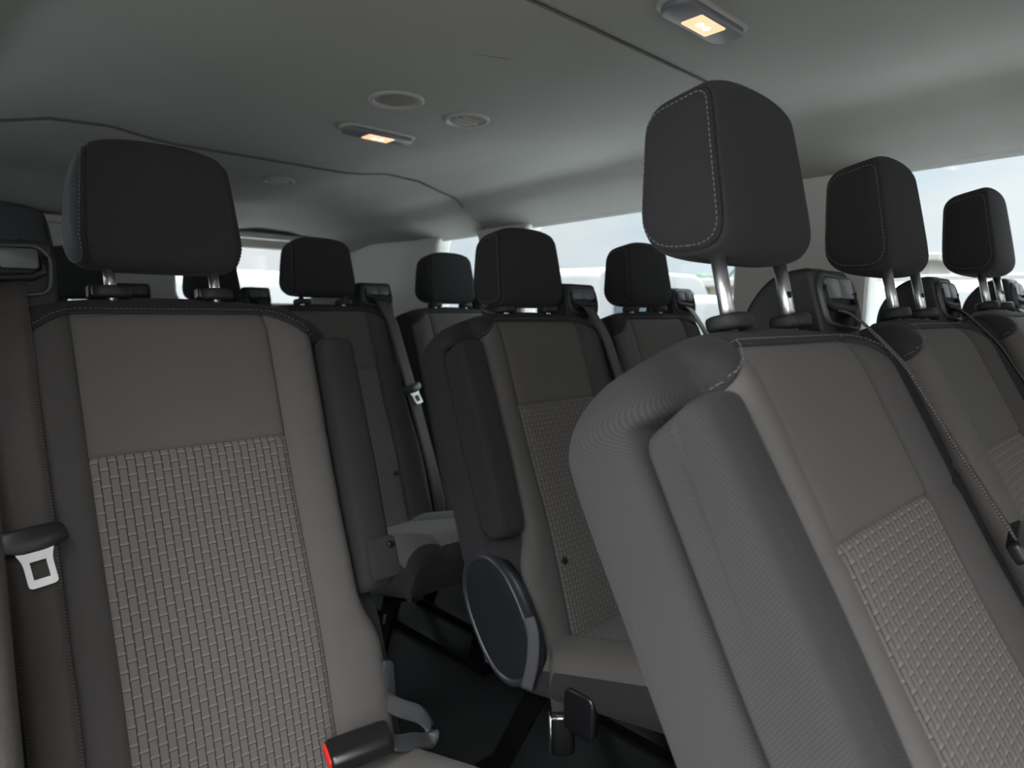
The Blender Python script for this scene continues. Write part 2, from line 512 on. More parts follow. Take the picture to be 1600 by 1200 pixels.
def make_cushion(root, mx):
    YB, YF = -.16, -.725
    def zt(y): return H - .628 + (-y-.27)*.285
    half = [(0, -.010, 'w'), (.05, -.009, 'w'), (.10, -.007, 'w'), (.116, -.006, 'w'), (.120, -.011, 'g'), (.125, -.004, 'g'), (.150, .006, 'g'), (.180, .008, 'g'),
            (.205, .001, 'g'), (.222, -.014, 'g'), (.2285, -.030, 'g'), (.2295, -.036, 's'), (.235, -.042, 's'), (.240, -.07, 's'), (.236, None, 's'), (.20, -9, 's')]
    cols = [(-x, z, c) for x, z, c in half[::-1]] + half[1:]
    rows = [YB, -.2, -.24, -.28, -.32, -.36, -.40, -.44, -.48, -.52, -.56, -.60, -.63, -.655]
    spec = [(y, 0, 1) for y in rows]
    R = .072
    for k in range(1, 7):
        a = k/6*PI/2*.86
        spec.append((-.655-R*math.sin(a), R*(1-math.cos(a)), 1))
    P = []; UV = []
    lasty, lastd = spec[-1][0], spec[-1][1]
    spec += [(lasty+.003, lastd+.006, 1), (lasty-.003, lastd+.014, 1), (lasty-.001, lastd+.06, 1), (lasty+.012, 9, 1)]
    def zb(y): return H-.715+(-y-.27)*.17
    for y, drop, _ in spec:
        wsc = 1 - .10*ss(-.60, -.735, y) - .12*ss(-.25, -.16, y)
        r = []; u = []
        for x, dz, c in cols:
            base = zt(max(y, -.655))
            if dz is None: z = zb(y)
            elif dz == -9: z = zb(y)+.004
            else: z = max(base+dz*(1 if drop < .05 else .6)-drop, zb(y)+.006)
            r.append((x*wsc, y, z)); u.append((x, y-drop if drop < 5 else y-.1))
        P.append(r); UV.append(u)
    groups = {'w': M(), 'g': M(), 's': M()}; maps = {k: {} for k in groups}
    nfront = len(spec)-4
    for i in range(len(P)-1):
        for j in range(len(cols)-1):
            c = cols[j][2] if cols[j][0] >= 0 else cols[j+1][2]
            if i >= len(rows)+2: c = 's'
            if c == 'w' and not (i < 17): c = 'g'
            m = groups[c]; mp = maps[c]; ids = []
            for a, b in ((i, j), (i+1, j), (i+1, j+1), (i, j+1)):
                if (a, b) not in mp: mp[(a, b)] = len(m.v); m.v.append(P[a][b])
                ids.append(mp[(a, b)])
            m.face(ids, 0, [UV[a][b] for a, b in ((i, j), (i+1, j), (i+1, j+1), (i, j+1))])
    o = build('seat_cushion', groups['s'], 'dark', root, sub=1, mx=mx)
    build('cushion_top', groups['g'], 'bolst', o, sub=1, mx=mx)['label'] = 'plain grey cushion top'
    build('weave_panel', groups['w'], 'weave', o, sub=1, mx=mx)['label'] = 'grey basket-weave panel'
    return o

def make_armrest(root, mx):
    """folded-up armrest on the -x side, in backrest frame"""
    x0, x1 = -.256, -.194
    m = M(); rings = []
    # side-view outline (d, s), extruded across x with softened faces
    out = roundpoly([(-.050, -.080), (.018, -.096), (.022, -.30), (.016, -.468), (-.052, -.474), (-.056, -.28)], [.018, .012, .05, .034, .040, .05], 7)
    c = (sum(p[0] for p in out)/len(out), sum(p[1] for p in out)/len(out))
    def ring(x, ins):
        R = []
        for d, s in out:
            v = Vector((d-c[0], s-c[1])); dd = Vector((max(-1, min(1, v.x/.034)), max(-1, min(1, v.y/.19))))
            R.append((x, d-ins*dd.x*(2.4 if dd.x < 0 else 1), s-ins*dd.y))
        return R
    rings = [ring(x0+.001, .016), ring(x0, .010), ring(x0+.0005, .0075), ring(x0+.003, .0045), ring(x0+.009, .002), ring(x0+.022, 0), ring(x1-.012, 0), ring(x1-.004, .002), ring(x1, .006)]
    UV = [[(p[0]*1.0+ (k*.004), p[2]) for p in r] for k, r in enumerate(rings)]
    UV = [[(p[0]*.0 + (p[1] if k < 5 else p[1]+p[0]), p[2]) for p in r] for k, r in enumerate(rings)]
    m.grid(rings, True, 0, UV, cap0=True, cap1=True)
    o = build('armrest', m, 'dark', root, mx=mx, sub=1)
    if not mx: return o
    # pivot cover seen from the front: a small plate with a dark screw
    pc = M(); slab(pc, rrect(.024, .030, .008), 0, .012, .003, to=lambda a, b, h: (-.229+a, -.048-h, -.425+b))
    pv = build('pivot_cover', pc, 'dark', o, mx=mx)
    sc = M(); slab(sc, [(.0055*math.cos(2*PI*k/14), .0055*math.sin(2*PI*k/14)) for k in range(14)], 0, .006, .0015, to=lambda a, b, h: (-.242+a, -.058-h, -.408+b))
    build('screw', sc, 'gloss', o, mx=mx)['label'] = 'black screw head'
    return o

def make_posts(root, mx, rise):
    """posts + guides in headrest frame (d along rods). origin at cap"""
    out = []
    for sg in (-1, 1):
        p = M(); p.tube([(sg*.0675, 0, -.03), (sg*.0675, 0, rise+.02)], .0072, 18)
        if sg > 0:      # the locking notch cut in one post
            nn = M(); slab(nn, [(-.0050, 0), (.0050, 0), (.0045, -.0035), (.0025, -.006), (0, -.007), (-.0025, -.006), (-.0045, -.0035)], 0, .0016, .0004,
                 to=lambda a, b, h: (sg*.0675+a*.9-.0036, -.0060-h, .026+b))
            out.append(build('post_notch', nn, 'steel', root, mx=mx))
        o = build('headrest_post', p, 'chrome', root, mx=mx); o['label'] = 'chrome headrest post'; out.append(o)
        g = M()
        ol = [(sg*.0675+.001+.0240*(abs(math.cos(a))**.8)*(1 if math.cos(a) > 0 else -1), .0200*(abs(math.sin(a))**.8)*(1 if math.sin(a) > 0 else -1)) for a in [2*PI*k/28 for k in range(28)]]
        slab(g, ol, -.014, .001, .004)
        go = build('post_guide', g, 'plastic', root, mx=mx); out.append(go)
        b = M(); slab(b, rrect(.006, .010, .004), -.012, .0025, .002, to=lambda a, c, h: (sg*.0675+.0215+a, c, h))
        build('release_button', b, 'gloss', go, mx=mx)
    return out

def make_tower(root, mx):
    """shoulder-belt tower on +x side"""
    X0, X1 = .128, .246
    prof = roundpoly([(-.014, -.085), (-.008, .057), (.040, .060), (.088, .020), (.098, -.085)], [.004, .010, .03, .04, .006], 6)
    c = (.035, 0)
    def ring(x, ins, k=1):
        R = []
        for d, s in prof:
            v = Vector((d-c[0], s-c[1])); l = v.length
            R.append((x, c[0]+v.x*(l-ins)/l, c[1]+v.y*(l-ins)/l))
        return R
    m = M()
    rings = [ring(X0+.001, .012), ring(X0, .006), ring(X0+.002, .002), ring(X0+.006, 0), ring(X1-.012, 0), ring(X1-.005, .002), ring(X1-.001, .008), ring(X1, .014)]
    m.grid(rings, True, 0, None, cap0=True, cap1=True)
    o = build('belt_tower', m, 'plastic', root, mx=mx)
    # seam band around the housing
    ln = M()
    rr = [ring(X0+.036, -.0006), ring(X0+.0372, -.0012), ring(X0+.0384, -.0006)]
    ln.grid(rr, True)
    build('cover_seam', ln, 'gloss', o, mx=mx)
    cx = (X0+X1)/2
    def F(a, b, h):     # front-plane mapping: a across, b up, h out of the face
        s = b; d = -.0105 + (s-0)*(.006/.142) - h
        return (cx+a, d, s)
    # bezel frame
    bz = M()
    outl = roundpoly([(-.052, -.012), (.046, -.022), (.056, .004), (.050, .046), (-.044, .050), (-.056, .034)], .014, 5)
    inn = [(p[0]*.90, (p[1]-.014)*.86+.014) for p in outl]
    P = [[F(*p, 0) for p in outl], [F(*p, .004) for p in outl], [F(*(tuple(lerp(a, b, .5) for a, b in zip(p, q))), .006) for p, q in zip(outl, inn)], [F(*p, .004) for p in inn], [F(*p, -.003) for p in inn]]
    bz.grid(P, True, flip=False)
    build('bezel', bz, 'bezel', o, mx=mx)
    sl = M(); slab(sl, inn, -.004, .0012, .0004, to=F)
    build('belt_slot', sl, 'slot', o, mx=mx)['label'] = 'black belt slot'
    for a0, a1 in ((-.040, .000), (.002, .042)):
        pd = M(); slab(pd, [(p[0]+(a0+a1)/2, p[1]+.031) for p in rrect((a1-a0)/2, .0125, .004)], 0, .0062, .0015, to=F)
        build('guide_pad', pd, 'pad', o, mx=mx)
    u = M(); pts = [(-.046, .034), (-.044, .016), (-.032, .009), (0, .007), (.030, .006), (.044, .011), (.047, .026)]
    u.tube([F(a, b, .003) for a, b in pts], .0052, 10)
    build('slot_lip', u, 'slot', o, mx=mx)
    bt = M(); slab(bt, [(p[0]-.034, p[1]-.036) for p in rrect(.017, .013, .005)], 0, .0035, .0012, to=F)
    build('release_tab', bt, 'bezel', o, mx=mx)
    return o

BELT = [(.192, .000, .006), (.192, -.011, .0), (.194, -.022, -.012), (.196, -.034, -.045), (.198, -.046, -.09), (.200, -.050, -.14), (.202, -.058, -.24), (.203, -.064, -.30),
        (.205, -.071, -.42), (.207, -.078, -.54), (.214, -.070, -.63), (.226, -.045, -.70)]
def strip(m, path, width, th=.0013, normal=(0, -1, 0), twist=None, wdir=None):
    """flat webbing along a path; width direction wdir (per point or fixed)"""
    n = len(path); P = []; UV = []; acc = 0
    pts = [Vector(p) for p in path]
    # resample
    rs = []
    for i in range(n-1):
        p0, p1, p2, p3 = pts[max(i-1, 0)], pts[i], pts[i+1], pts[min(i+2, n-1)]
        for k in range(6):
            t = k/6
            rs.append(.5*((2*p1)+(p2-p0)*t+(2*p0-5*p1+4*p2-p3)*t*t+(3*p1-p0-3*p2+p3)*t**3))
    rs.append(pts[-1]); N = len(rs)
    for i, p in enumerate(rs):
        t = (rs[min(i+1, N-1)]-rs[max(i-1, 0)]).normalized()
        w = Vector(wdir if not callable(wdir) else wdir(i/(N-1))).normalized()
        w = (w - t*w.dot(t)).normalized(); nn = t.cross(w).normalized()
        hw = width/2 if not callable(width) else width(i/(N-1))/2
        if i: acc += (p-rs[i-1]).length
        r = []; u = []
        for a, b in ((-1, 1), (-.5, 1), (0, 1), (.5, 1), (1, 1), (1, -1), (.5, -1), (0, -1), (-.5, -1), (-1, -1)):
            r.append(p+w*hw*a+nn*th*b); u.append((hw*a, acc))
        P.append(r); UV.append(u)
    m.grid(P, True, 0, UV, cap0=True, cap1=True)
    return m

def make_belt(root, mx, tongue=True):
    m = M()
    strip(m, BELT, .047, wdir=lambda t: (1, .22, 0))
    o = build('seat_belt', m, 'web', root, mx=mx)
    if tongue:
        T = M(); slab(T, roundpoly([(-.035, -.010), (-.030, .011), (.030, .013), (.036, .006), (.034, -.008), (.012, -.016), (-.012, -.016)], .006, 4), -.007, .007, .003)
        mat = Matrix.Translation((.203, -.066, -.303)) @ Matrix.Rotation(math.radians(-12 if not mx else 6), 4, 'Y') @ Matrix.Rotation(math.radians(90-7), 4, 'X')
        T.xf(mat); t = build('belt_tongue', T, 'gloss', o, mx=mx)
        K = M()
        oo = roundpoly([(-.018, -.012), (.018, -.012), (.0135, -.024), (.0135, -.052), (-.0135, -.052), (-.0135, -.024)], [.002, .002, .006, .005, .005, .006], 5)
        ii = roundpoly([(-.0075, -.026), (.0075, -.026), (.0078, -.026), (.0075, -.043), (-.0075, -.043), (-.0078, -.026)], .0015, 5)
        ii = [(max(-.0075, min(.0075, p[0])), max(-.043, min(-.026, p[1]))) for p in ii]
        # frame with a rectangular window
        n = len(oo)
        cO = (0, -.034)
        import cmath
        def ang(p): return math.atan2(p[1]-cO[1], p[0]-cO[0])
        def on_rect(a):
            dx, dy = math.cos(a), math.sin(a); k = min(.0075/abs(dx) if abs(dx) > 1e-6 else 9, .0095/abs(dy) if abs(dy) > 1e-6 else 9)
            return (cO[0]+dx*k, cO[1]+dy*k)
        ii = [on_rect(ang(p)) for p in oo]
        K.grid([[(*p, -.0016) for p in ii], [(*p, -.0016) for p in oo], [(*p, .0016) for p in oo], [(*p, .0016) for p in ii], [(*p, -.0016) for p in ii]], True)
        K.xf(Matrix.Translation((0, -.004, 0)) @ mat); build('tongue_plate', K, 'chrome', o, mx=mx, smooth=False)['label'] = 'chrome tongue plate'
    return o

def make_buckle(root, mat, strap=None, red=True):
    b = M(); prof = roundpoly([(-.022, -.013), (.022, -.013), (.022, .006), (.014, .013), (-.014, .013), (-.022, .006)], .004, 4)
    rings = []
    for x, k in ((-.040, .86), (-.0385, .95), (-.035, 1), (0, 1.0), (.030, .96), (.038, .90), (.040, .80)):
        rings.append([(x, p[0]*k, p[1]*k) for p in prof])
    b.grid(rings, True, cap0=True, cap1=True, flip=False); b.xf(mat)
    o = build('belt_buckle', b, 'gloss', root)
    if not red: return o
    r = M(); slab(r, rrect(.0165, .0085, .003), 0, .0035, .001, to=lambda a, c, h: (-.0395-h, a, c)); r.xf(mat)
    build('release_button', r, 'red', o)['label'] = 'red release button'
    return o

def make_cover(root, mx):
    """oval recliner cover on the aisle side"""
    def ov(k, n=44):
        P = []
        a0 = math.radians(56)
        for i in range(n):
            t = 2*PI*i/n; a = .128*k*abs(math.cos(t))**.8*(1 if math.cos(t) > 0 else -1); b = .078*(.6+.4*1)*k*abs(math.sin(t))**.85*(1 if math.sin(t) > 0 else -1)
            P.append((-.182 + a*math.cos(a0) - b*math.sin(a0), H-.592 + a*math.sin(a0) + b*math.cos(a0)))
        return P
    m = M(); rr = []
    for x, k in ((-.222, 1.0), (-.246, 1.0), (-.252, .985), (-.255, .95), (-.2545, .90), (-.251, .875)):
        rr.append([(x, *p) for p in ov(k)])
    m.grid(rr, True, cap0=True, flip=True)
    o = build('recliner_cover', m, 'rim', root, mx=mx)
    q = M(); q.grid([[(-.2512, *p) for p in ov(.878)], [(-.2530, *p) for p in ov(.80)], [(-.2545, *p) for p in ov(.5)], [(-.255, *p) for p in ov(.2)]], True, cap1=True, flip=True)
    build('cover_face', q, 'cover', o, mx=mx)
    return o

def make_base(root, mx):
    """pedestal: two side plates with slanted front legs, rear legs and a cross tube"""
    o = None
    for sx in (-.17, .17):
        m = M()
        def bar(p, q, w, t):
            p, q = Vector(p), Vector(q); d = (q-p).normalized(); n = Vector((0, -d.z, d.y))
            P = []
            for c in (p, q):
                P.append([c+Vector((sx-t, 0, 0))+n*w, c+Vector((sx+t, 0, 0))+n*w, c+Vector((sx+t, 0, 0))-n*w, c+Vector((sx-t, 0, 0))-n*w])
            m.grid(P, True, cap0=True, cap1=True)
        bar((0, -.60, .37), (0, -.50, .015), .020, .005)
        bar((0, -.26, .33), (0, -.10, .015), .022, .005)
        bar((0, -.64, .352), (0, -.18, .300), .018, .006)
        bar((0, -.56, .012), (0, -.06, .012), .012, .020)
        build('leg', m, 'steel', root, smooth=False, mx=mx)
        if sx < 0:
            for t in (.1, .28, .8):
                y, z = lerp(-.60, -.50, t), lerp(.37, .015, t); h = M()
                slab(h, rrect(.0045, .013 if t != .1 else .006, .004), 0, .0015, .0004, to=lambda a, b, hh: (sx-.0052-hh, y+a+b*-.25, z+b))
                build('leg_slot', h, 'bezel', root, mx=mx)
    t = M(); t.tube([(-.2, -.45, .33), (.2, -.45, .33)], .016, 10); t.tube([(-.2, -.22, .31), (.2, -.22, .31)], .016, 10)
    build('cross_tube', t, 'steel', root, mx=mx)

def make_seat(name, label, x, y, dz, alpha, rise, arm=True, mx=False, head_tilt=15, group='rear passenger seats', tongue=True, base=True, cover=True, plugs=False):
    root = thing(name, label, 'seat', (x, y, 0), group)
    hz = H+dz
    a = math.radians(alpha); ht = math.radians(head_tilt)
    def bf(o): o.location = (0, 0, hz); o.rotation_euler = (-a, 0, 0)
    def hf(o): o.location = (0, 0, hz); o.rotation_euler = (-ht, 0, 0)
    bf(make_backrest(root, arm, mx))
    hr = make_headrest(root, mx); hf(hr)
    hr.location = Vector((0, 0, hz)) + Euler((-ht, 0, 0)).to_matrix() @ Vector((0, 0, rise))
    for o in make_posts(root, mx, rise): hf(o)
    if arm: bf(make_armrest(root, mx))
    if arm and cover: make_cover(root, mx)
    tw = make_tower(root, mx); tw.location = (0, 0, hz); tw.rotation_euler = (-math.radians(alpha*.45), 0, 0)
    bf(make_belt(root, mx, tongue))
    if plugs:
        for sg in (-1, 1):
            pg = M(); slab(pg, [(.0075*math.cos(2*PI*k/16), .0075*math.sin(2*PI*k/16)) for k in range(16)], 0, .005, .0015, to=lambda p, q, h: (sg*.106+p, -.036-h, -.545+q))
            bf(build('plug', pg, 'slot', root))
    c = make_cushion(root, mx)
    c.location = (0, 0, dz)
    if base: make_base(root, mx)
    return root

def kids(o): return [c for c in COL.objects if c.parent == o]
GROUP = 'rear passenger seats'
def dup_seat(src, label, x, y, dz, drise):
    r = src.copy(); COL.objects.link(r); r.location = (x, y, 0); r['label'] = label
    for ch in kids(src):
        c = ch.copy(); COL.objects.link(c); c.parent = r
        nm = ch.name.split('.')[0]
        if nm == 'headrest':
            t = ch.rotation_euler.to_matrix(); c.location = Vector(ch.location) + t @ Vector((0, 0, drise)) + Vector((0, 0, dz))
        else: c.location = Vector(ch.location) + Vector((0, 0, dz))
        if nm in ('leg', 'leg_slot', 'cross_tube', 'recliner_cover'): c.location = ch.location
        for g in kids(ch):
            d = g.copy(); COL.objects.link(d); d.parent = c
    return r

# rows: C nearest bench of three, D second row (single seat + pair), E third row, F last row
C1 = make_seat('passenger_seat', 'large charcoal seat nearest the camera, armrest folded up, raised headrest on bare chrome posts', .686, .330, -.0065, 29, .049, True, False, 14)
C2p = make_seat('passenger_seat', 'middle seat of the nearest bench, raised headrest above a grey pillar', 1.171, .330, .0036, 29, .046, False, False, 14)
C3 = dup_seat(C2p, 'window seat of the nearest bench, its raised headrest against the sky', 1.700, .322, .0180, .003)
for o_ in kids(C2p)+kids(C3):
    if o_.name.startswith('headrest') and 'post' not in o_.name: o_.location.y += .012 if o_.parent is C2p else -.004
D0 = make_seat('passenger_seat', 'big single seat across the aisle with full basket-weave panel and red-button buckle', .342, 1.021, .0135, 18, .015, True, True, 12, cover=False)
D2 = make_seat('passenger_seat', 'aisle seat of the second bench showing its oval black side cover', 1.129, 1.093, -.0024, 20, -.009, True, False, 12, plugs=True)
D3 = make_seat('passenger_seat', 'seat beside the second window, lowered headrest against bright sky, half behind the nearest headrest', 1.615, 1.110, .0021, 20, -.008, False, False, 12, plugs=True)
for o_ in kids(D0):
    if o_.name.startswith('seat_belt'): o_.location.x += .006
E1 = dup_seat(D2, 'third-row aisle seat whose belt hangs beside its weave panel, oblong headrest by rear window', 1.066, 1.872, .0090, .010)
E3 = dup_seat(D3, 'small far window seat in the third row, headrest under the rearmost side window', 1.5546, 1.872, .0012, .000)
E0 = dup_seat(D0, 'dark seat at the picture edge behind the big single seat, only its headrest showing', .285, 1.860, -.0100, .006)
F1 = dup_seat(D3, 'back-row seat silhouetted in the rear window with its belt tower', 1.065, 2.660, -.004, .000)
F0 = dup_seat(D3, 'dark back-row seat seen under the big single seat headrest', .622, 2.660, -.004, .0)
for o_ in (F1, F0): o_.scale = (.90, 1, 1)

# loose belt hardware on two seats (parts of those seats)
def vec_frame(p, q, up=(0, 0, 1)):
    p, q = Vector(p), Vector(q); x = (q-p).normalized(); z = Vector(up); y = z.cross(x).normalized(); z = x.cross(y)
    m = Matrix((x, y, z)).transposed().to_4x4(); m.translation = (p+q)/2
    return m


def local(root, pts): return [Vector(p)-Vector(root.location) for p in pts]
def W(x, y, z): return (x, y, H+z)
bk = make_buckle(D0, vec_frame(*[Vector(p)-Vector(D0.location) for p in (W(.415, .735, -.566), W(.498, .712, -.558))], up=(-.1, -.25, 1)))
st = M(); strip(st, local(D0, [W(.498, .713, -.572), W(.525, .722, -.590), W(.560, .742, -.612), W(.600, .765, -.640), W(.612, .776, -.632), W(.598, .782, -.608), W(.565, .786, -.585), W(.540, .792, -.565)]), .026, .0012, wdir=lambda t: (.1, .55, .9) if t > .55 else (0, .8, .5))
build('buckle_strap', st, 'webgrey', D0)['label'] = 'grey webbing strap of the buckle'
an = M(); slab(an, roundpoly([(-.016, -.055), (.020, -.050), (.012, .05), (-.004, .055)], .006, 4), -.004, .004, .0015, to=lambda a, b, h: tuple(Vector(W(.548+a, .80+h, -.565+b))-Vector(D0.location)))
build('anchor_plate', an, 'bezel', D0)
# second bench, aisle seat: tether strap and a buckle hanging down its side
st = M(); strip(st, local(D2, [W(.871, .822, -.556), W(.870, .810, -.582), W(.869, .808, -.630), W(.869, .822, -.692)]), .022, .0012, wdir=(-.5, .9, 0))
build('tether_strap', st, 'webgrey', D2)['label'] = 'grey webbing tether strap'
st = M(); strip(st, local(D2, [W(.935, .80, -.630), W(.915, .785, -.640), W(.905, .775, -.665), W(.906, .772, -.705), W(.910, .770, -.73)]), .036, .0012, wdir=(.75, -.65, 0))
build('buckle_strap', st, 'web', D2)
fr = vec_frame(*[Vector(p)-Vector(D2.location) for p in (W(.912, .768, -.812), W(.910, .770, -.722))], up=(-.65, -.75, 0))
hb = make_buckle(D2, fr, red=False)
ed = M(); ed.box((-.040, .0215, -.010), (.036, .0245, .013)); ed.box((.030, -.020, .010), (.036, .022, .0150)); ed.xf(fr); build('metal_edge', ed, 'chrome', hb)['label'] = 'bright metal buckle edge'
kn = M(); slab(kn, rrect(.034, .040, .016), 0, .018, .006, to=lambda a, b, h: tuple(Vector(W(.903-h, .715+a, -.70+b))-Vector(D2.location)))
build('tilt_knob', kn, 'gloss', D2)

# ------------------------------------------------------------------ van shell
XC = 1.03
def wtop(y): return H + .388 - .041*min(y, 2.6)
def ceil_z(x, y):
    """headliner height; symmetric about the centre line"""
    a = abs(x-XC)
    zc = .441 - .050*(min(y, 3.)-2.1)
    xb = .77; zb = .506 - .056*(min(y, 2.9)-.33)
    r = ss(1.3, 2.0, y)
    zm = lerp(zc-.002, zc+.019, r)
    prof = [(0, zc), (.27, zc-.001), (.34, lerp(zc-.001, zc+.005, r)), (.44, zm), (.58, lerp(zc-.003, zc+.012, r)), (xb-.08, zb+.020), (xb-.02, zb+.008), (xb+.01, zb-.008), (xb+.04, zb-.036),
            (.925, wtop(y)-H+.008), (.955, wtop(y)-H-.012)]
    z = interp(a, prof)
    z -= .085*ss(2.92, 3.20, y)*(1-ss(.5, 1.0, a)*.6)
    return H+z
def seam_dip(x, y):
    d = 0
    for y0 in (.850, 2.125):
        t = abs(y-y0)
        if t < .0045: d = .016*(1-(t/.0045)**2)
    return d
ms = M()
ysamp = [-1.3, -1.0, -.7, -.4, -.1, .1, .3, .5, .65, .75, .835, .8456, .847, .8485, .850, .8515, .853, .8544, .86, .9, 1.05, 1.2, 1.4, 1.6, 1.8, 2.0, 2.1, 2.117, 2.1206, 2.122, 2.1235, 2.125, 2.1265, 2.128, 2.1294, 2.133, 2.15, 2.25, 2.4, 2.6, 2.75, 2.85, 2.92, 2.96, 3.0, 3.04, 3.08, 3.12, 3.16, 3.2, 3.24]
xsamp = sorted(set([round(XC+s*v, 4) for s in (-1, 1) for v in [0, .1, .2, .25, .28, .31, .34, .37, .40, .43, .46, .5, .54, .58, .62, .66, .69, .72, .75, .78, .81, .84, .87, .9, .93, .955]]))
P = [[(x, y, ceil_z(x, y)+seam_dip(x, y)) for x in xsamp] for y in ysamp]
ms.grid(P, flip=True)
for k, f_ in enumerate(ms.f):          # the joint between two headliner panels is a dark gap
    ym = sum(ms.v[i][1] for i in f_)/4
    if min(abs(ym-.850), abs(ym-2.125)) < .0034: ms.mi[k] = 1
MT['gap'] = plain('headliner_joint', (.075, .075, .07), .9)
tag(build('ceiling', ms, ['liner', 'gap']), kind='structure')
for k, (ys_, r_) in enumerate(((.850, .0026), (2.125, .0065))):   # rubber strips in the two joints
    st = M(); st.tube([(x, ys_, ceil_z(x, ys_)+r_*.1) for x in [XC-.80+1.6*i/80 for i in range(81)]], r_, 10)
    tag(build('trim_%d' % (k+4), st, 'gap'), kind='structure')
# outer roof skin keeps daylight out
rf = M(); rf.box((-.10, -1.4, H+.62), (2.16, 3.45, H+.65)); tag(build('trim_1', rf, 'trim', smooth=False), kind='structure')

fl = M(); fl.box((-.06, -1.4, -.05), (2.06, 3.35, 0)); tag(build('floor', fl, 'floor', smooth=False), kind='structure')

def plate(name, outer, holes, x, th, mat, plane='yz', bev=.008):
    """flat wall panel with rounded openings, made from a filled 2D curve, then frozen to a mesh"""
    cu = bpy.data.curves.new(name, 'CURVE'); cu.dimensions = '2D'; cu.fill_mode = 'BOTH'; cu.extrude = th/2-bev; cu.bevel_depth = bev; cu.bevel_resolution = 2
    for poly in [outer]+holes:
        sp = cu.splines.new('POLY'); sp.points.add(len(poly)-1); sp.use_cyclic_u = True
        for p, q in zip(sp.points, poly): p.co = (q[0], q[1], 0, 1)
    tmp = bpy.data.objects.new('tmp', cu); COL.objects.link(tmp)
    dg = bpy.context.evaluated_depsgraph_get(); me = bpy.data.meshes.new_from_object(tmp.evaluated_get(dg))
    bpy.data.objects.remove(tmp)
    for v in me.vertices:
        a, b, c = v.co
        v.co = (x+c, a, b) if plane == 'yz' else (a, x+c, b)
    me.name = name; me.materials.clear(); me.materials.append(MT[mat])
    for p in me.polygons: p.use_smooth = False
    o = bpy.data.objects.new(name, me); COL.objects.link(o)
    return tag(o, kind='structure')
def opening(y0, y1, z0, r=.05, dt=.022):
    t0, t1 = wtop(y0)+dt, wtop(y1)+dt
    return roundpoly([(y0, z0), (y1, z0), (y1, t1), (y0, t0)], r, 6)
SILL = H-.20
Rop = [opening(.12, .672, SILL, .075), opening(1.020, 1.935, SILL, .085), opening(2.165, 2.475, SILL, .075)]
outer = [(-1.4, 0), (3.3, 0), (3.3, H+.62), (-1.4, H+.62)]
plate('wall_right', outer, Rop, 2.00, .085, 'trim', bev=.02)
for i, o_ in enumerate(Rop):
    g = M(); q = [(p[0], p[1]) for p in o_]
    slab(g, q, -.003, .003, .001, to=lambda a, b, h: (1.968+h, a, b)); tag(build('window_%d' % (i+1), g, 'glass', smooth=False), kind='structure')
# left wall: sliding door opening is open (the camera stands in it)
Lop = [opening(-.55, .62, .06, .05), opening(1.06, 1.935, SILL, .085), opening(2.165, 2.475, SILL, .075)]
plate('wall_left', outer, Lop, -.02, .05, 'trim', bev=.01)
for i, o_ in enumerate(Lop[1:]):
    g = M(); slab(g, list(o_), -.003, .003, .001, to=lambda a, b, h: (-.02+h, a, b)); tag(build('window_%d' % (i+7), g, 'glass', smooth=False), kind='structure')
# rear wall with two door windows
def ropen(x0, x1, z0, z1, r=.07): return roundpoly([(x0, z0), (x1, z0), (x1, z1), (x0, z1)], [r, r, .04, .04], 6)
Bop = [ropen(1.12, 1.80, H-.02, H+.262), ropen(.60, .80, H-.06, H+.12)]
plate('wall_back', [(0, 0), (2.06, 0), (2.06, H+.62), (0, H+.62)], Bop, 3.27, .06, 'trim', 'xz', bev=.015)
for i, o_ in enumerate(Bop):
    g = M(); slab(g, list(o_), -.003, .003, .001, to=lambda a, b, h: (a, 3.285-h, b)); tag(build('window_%d' % (i+4), g, 'glass', smooth=False), kind='structure')
# lip above the rear doors
lp = M(); lp.box((.10, 3.17, H+.290), (1.95, 3.235, H+.318)); tag(build('trim_2', lp, 'trim', bevel=.008), kind='structure')
# front end: low dash wall and windshield
dw = M(); dw.box((-.06, -1.4, 0), (2.06, -1.36, H-.5)); tag(build('wall_front', dw, 'trim', smooth=False), kind='structure')
ws_ = M(); ws_.box((.0, -1.39, H-.5), (2.04, -1.384, H+.46)); tag(build('window_6', ws_, 'clear', smooth=False), kind='structure')
# door jamb trim behind the open sliding door
jm = M()
P = []
for z, x in ((.30, .100), (H-.60, .094), (H-.45, .091), (H-.346, .089), (H-.275, .0875), (H-.20, .086), (H-.144, .084), (H-.08, .076), (H-.04, .05), (H-.02, .02)):
    P.append([(.004, .64, z), (.004, .585, z), (x-.022, .575, z), (x-.008, .582, z), (x-.001, .600, z), (x-.002, .64, z)])
jm.grid(P, True, cap0=True, cap1=True, flip=False)
tag(build('trim_3', jm, 'jamb', smooth=True), kind='structure')

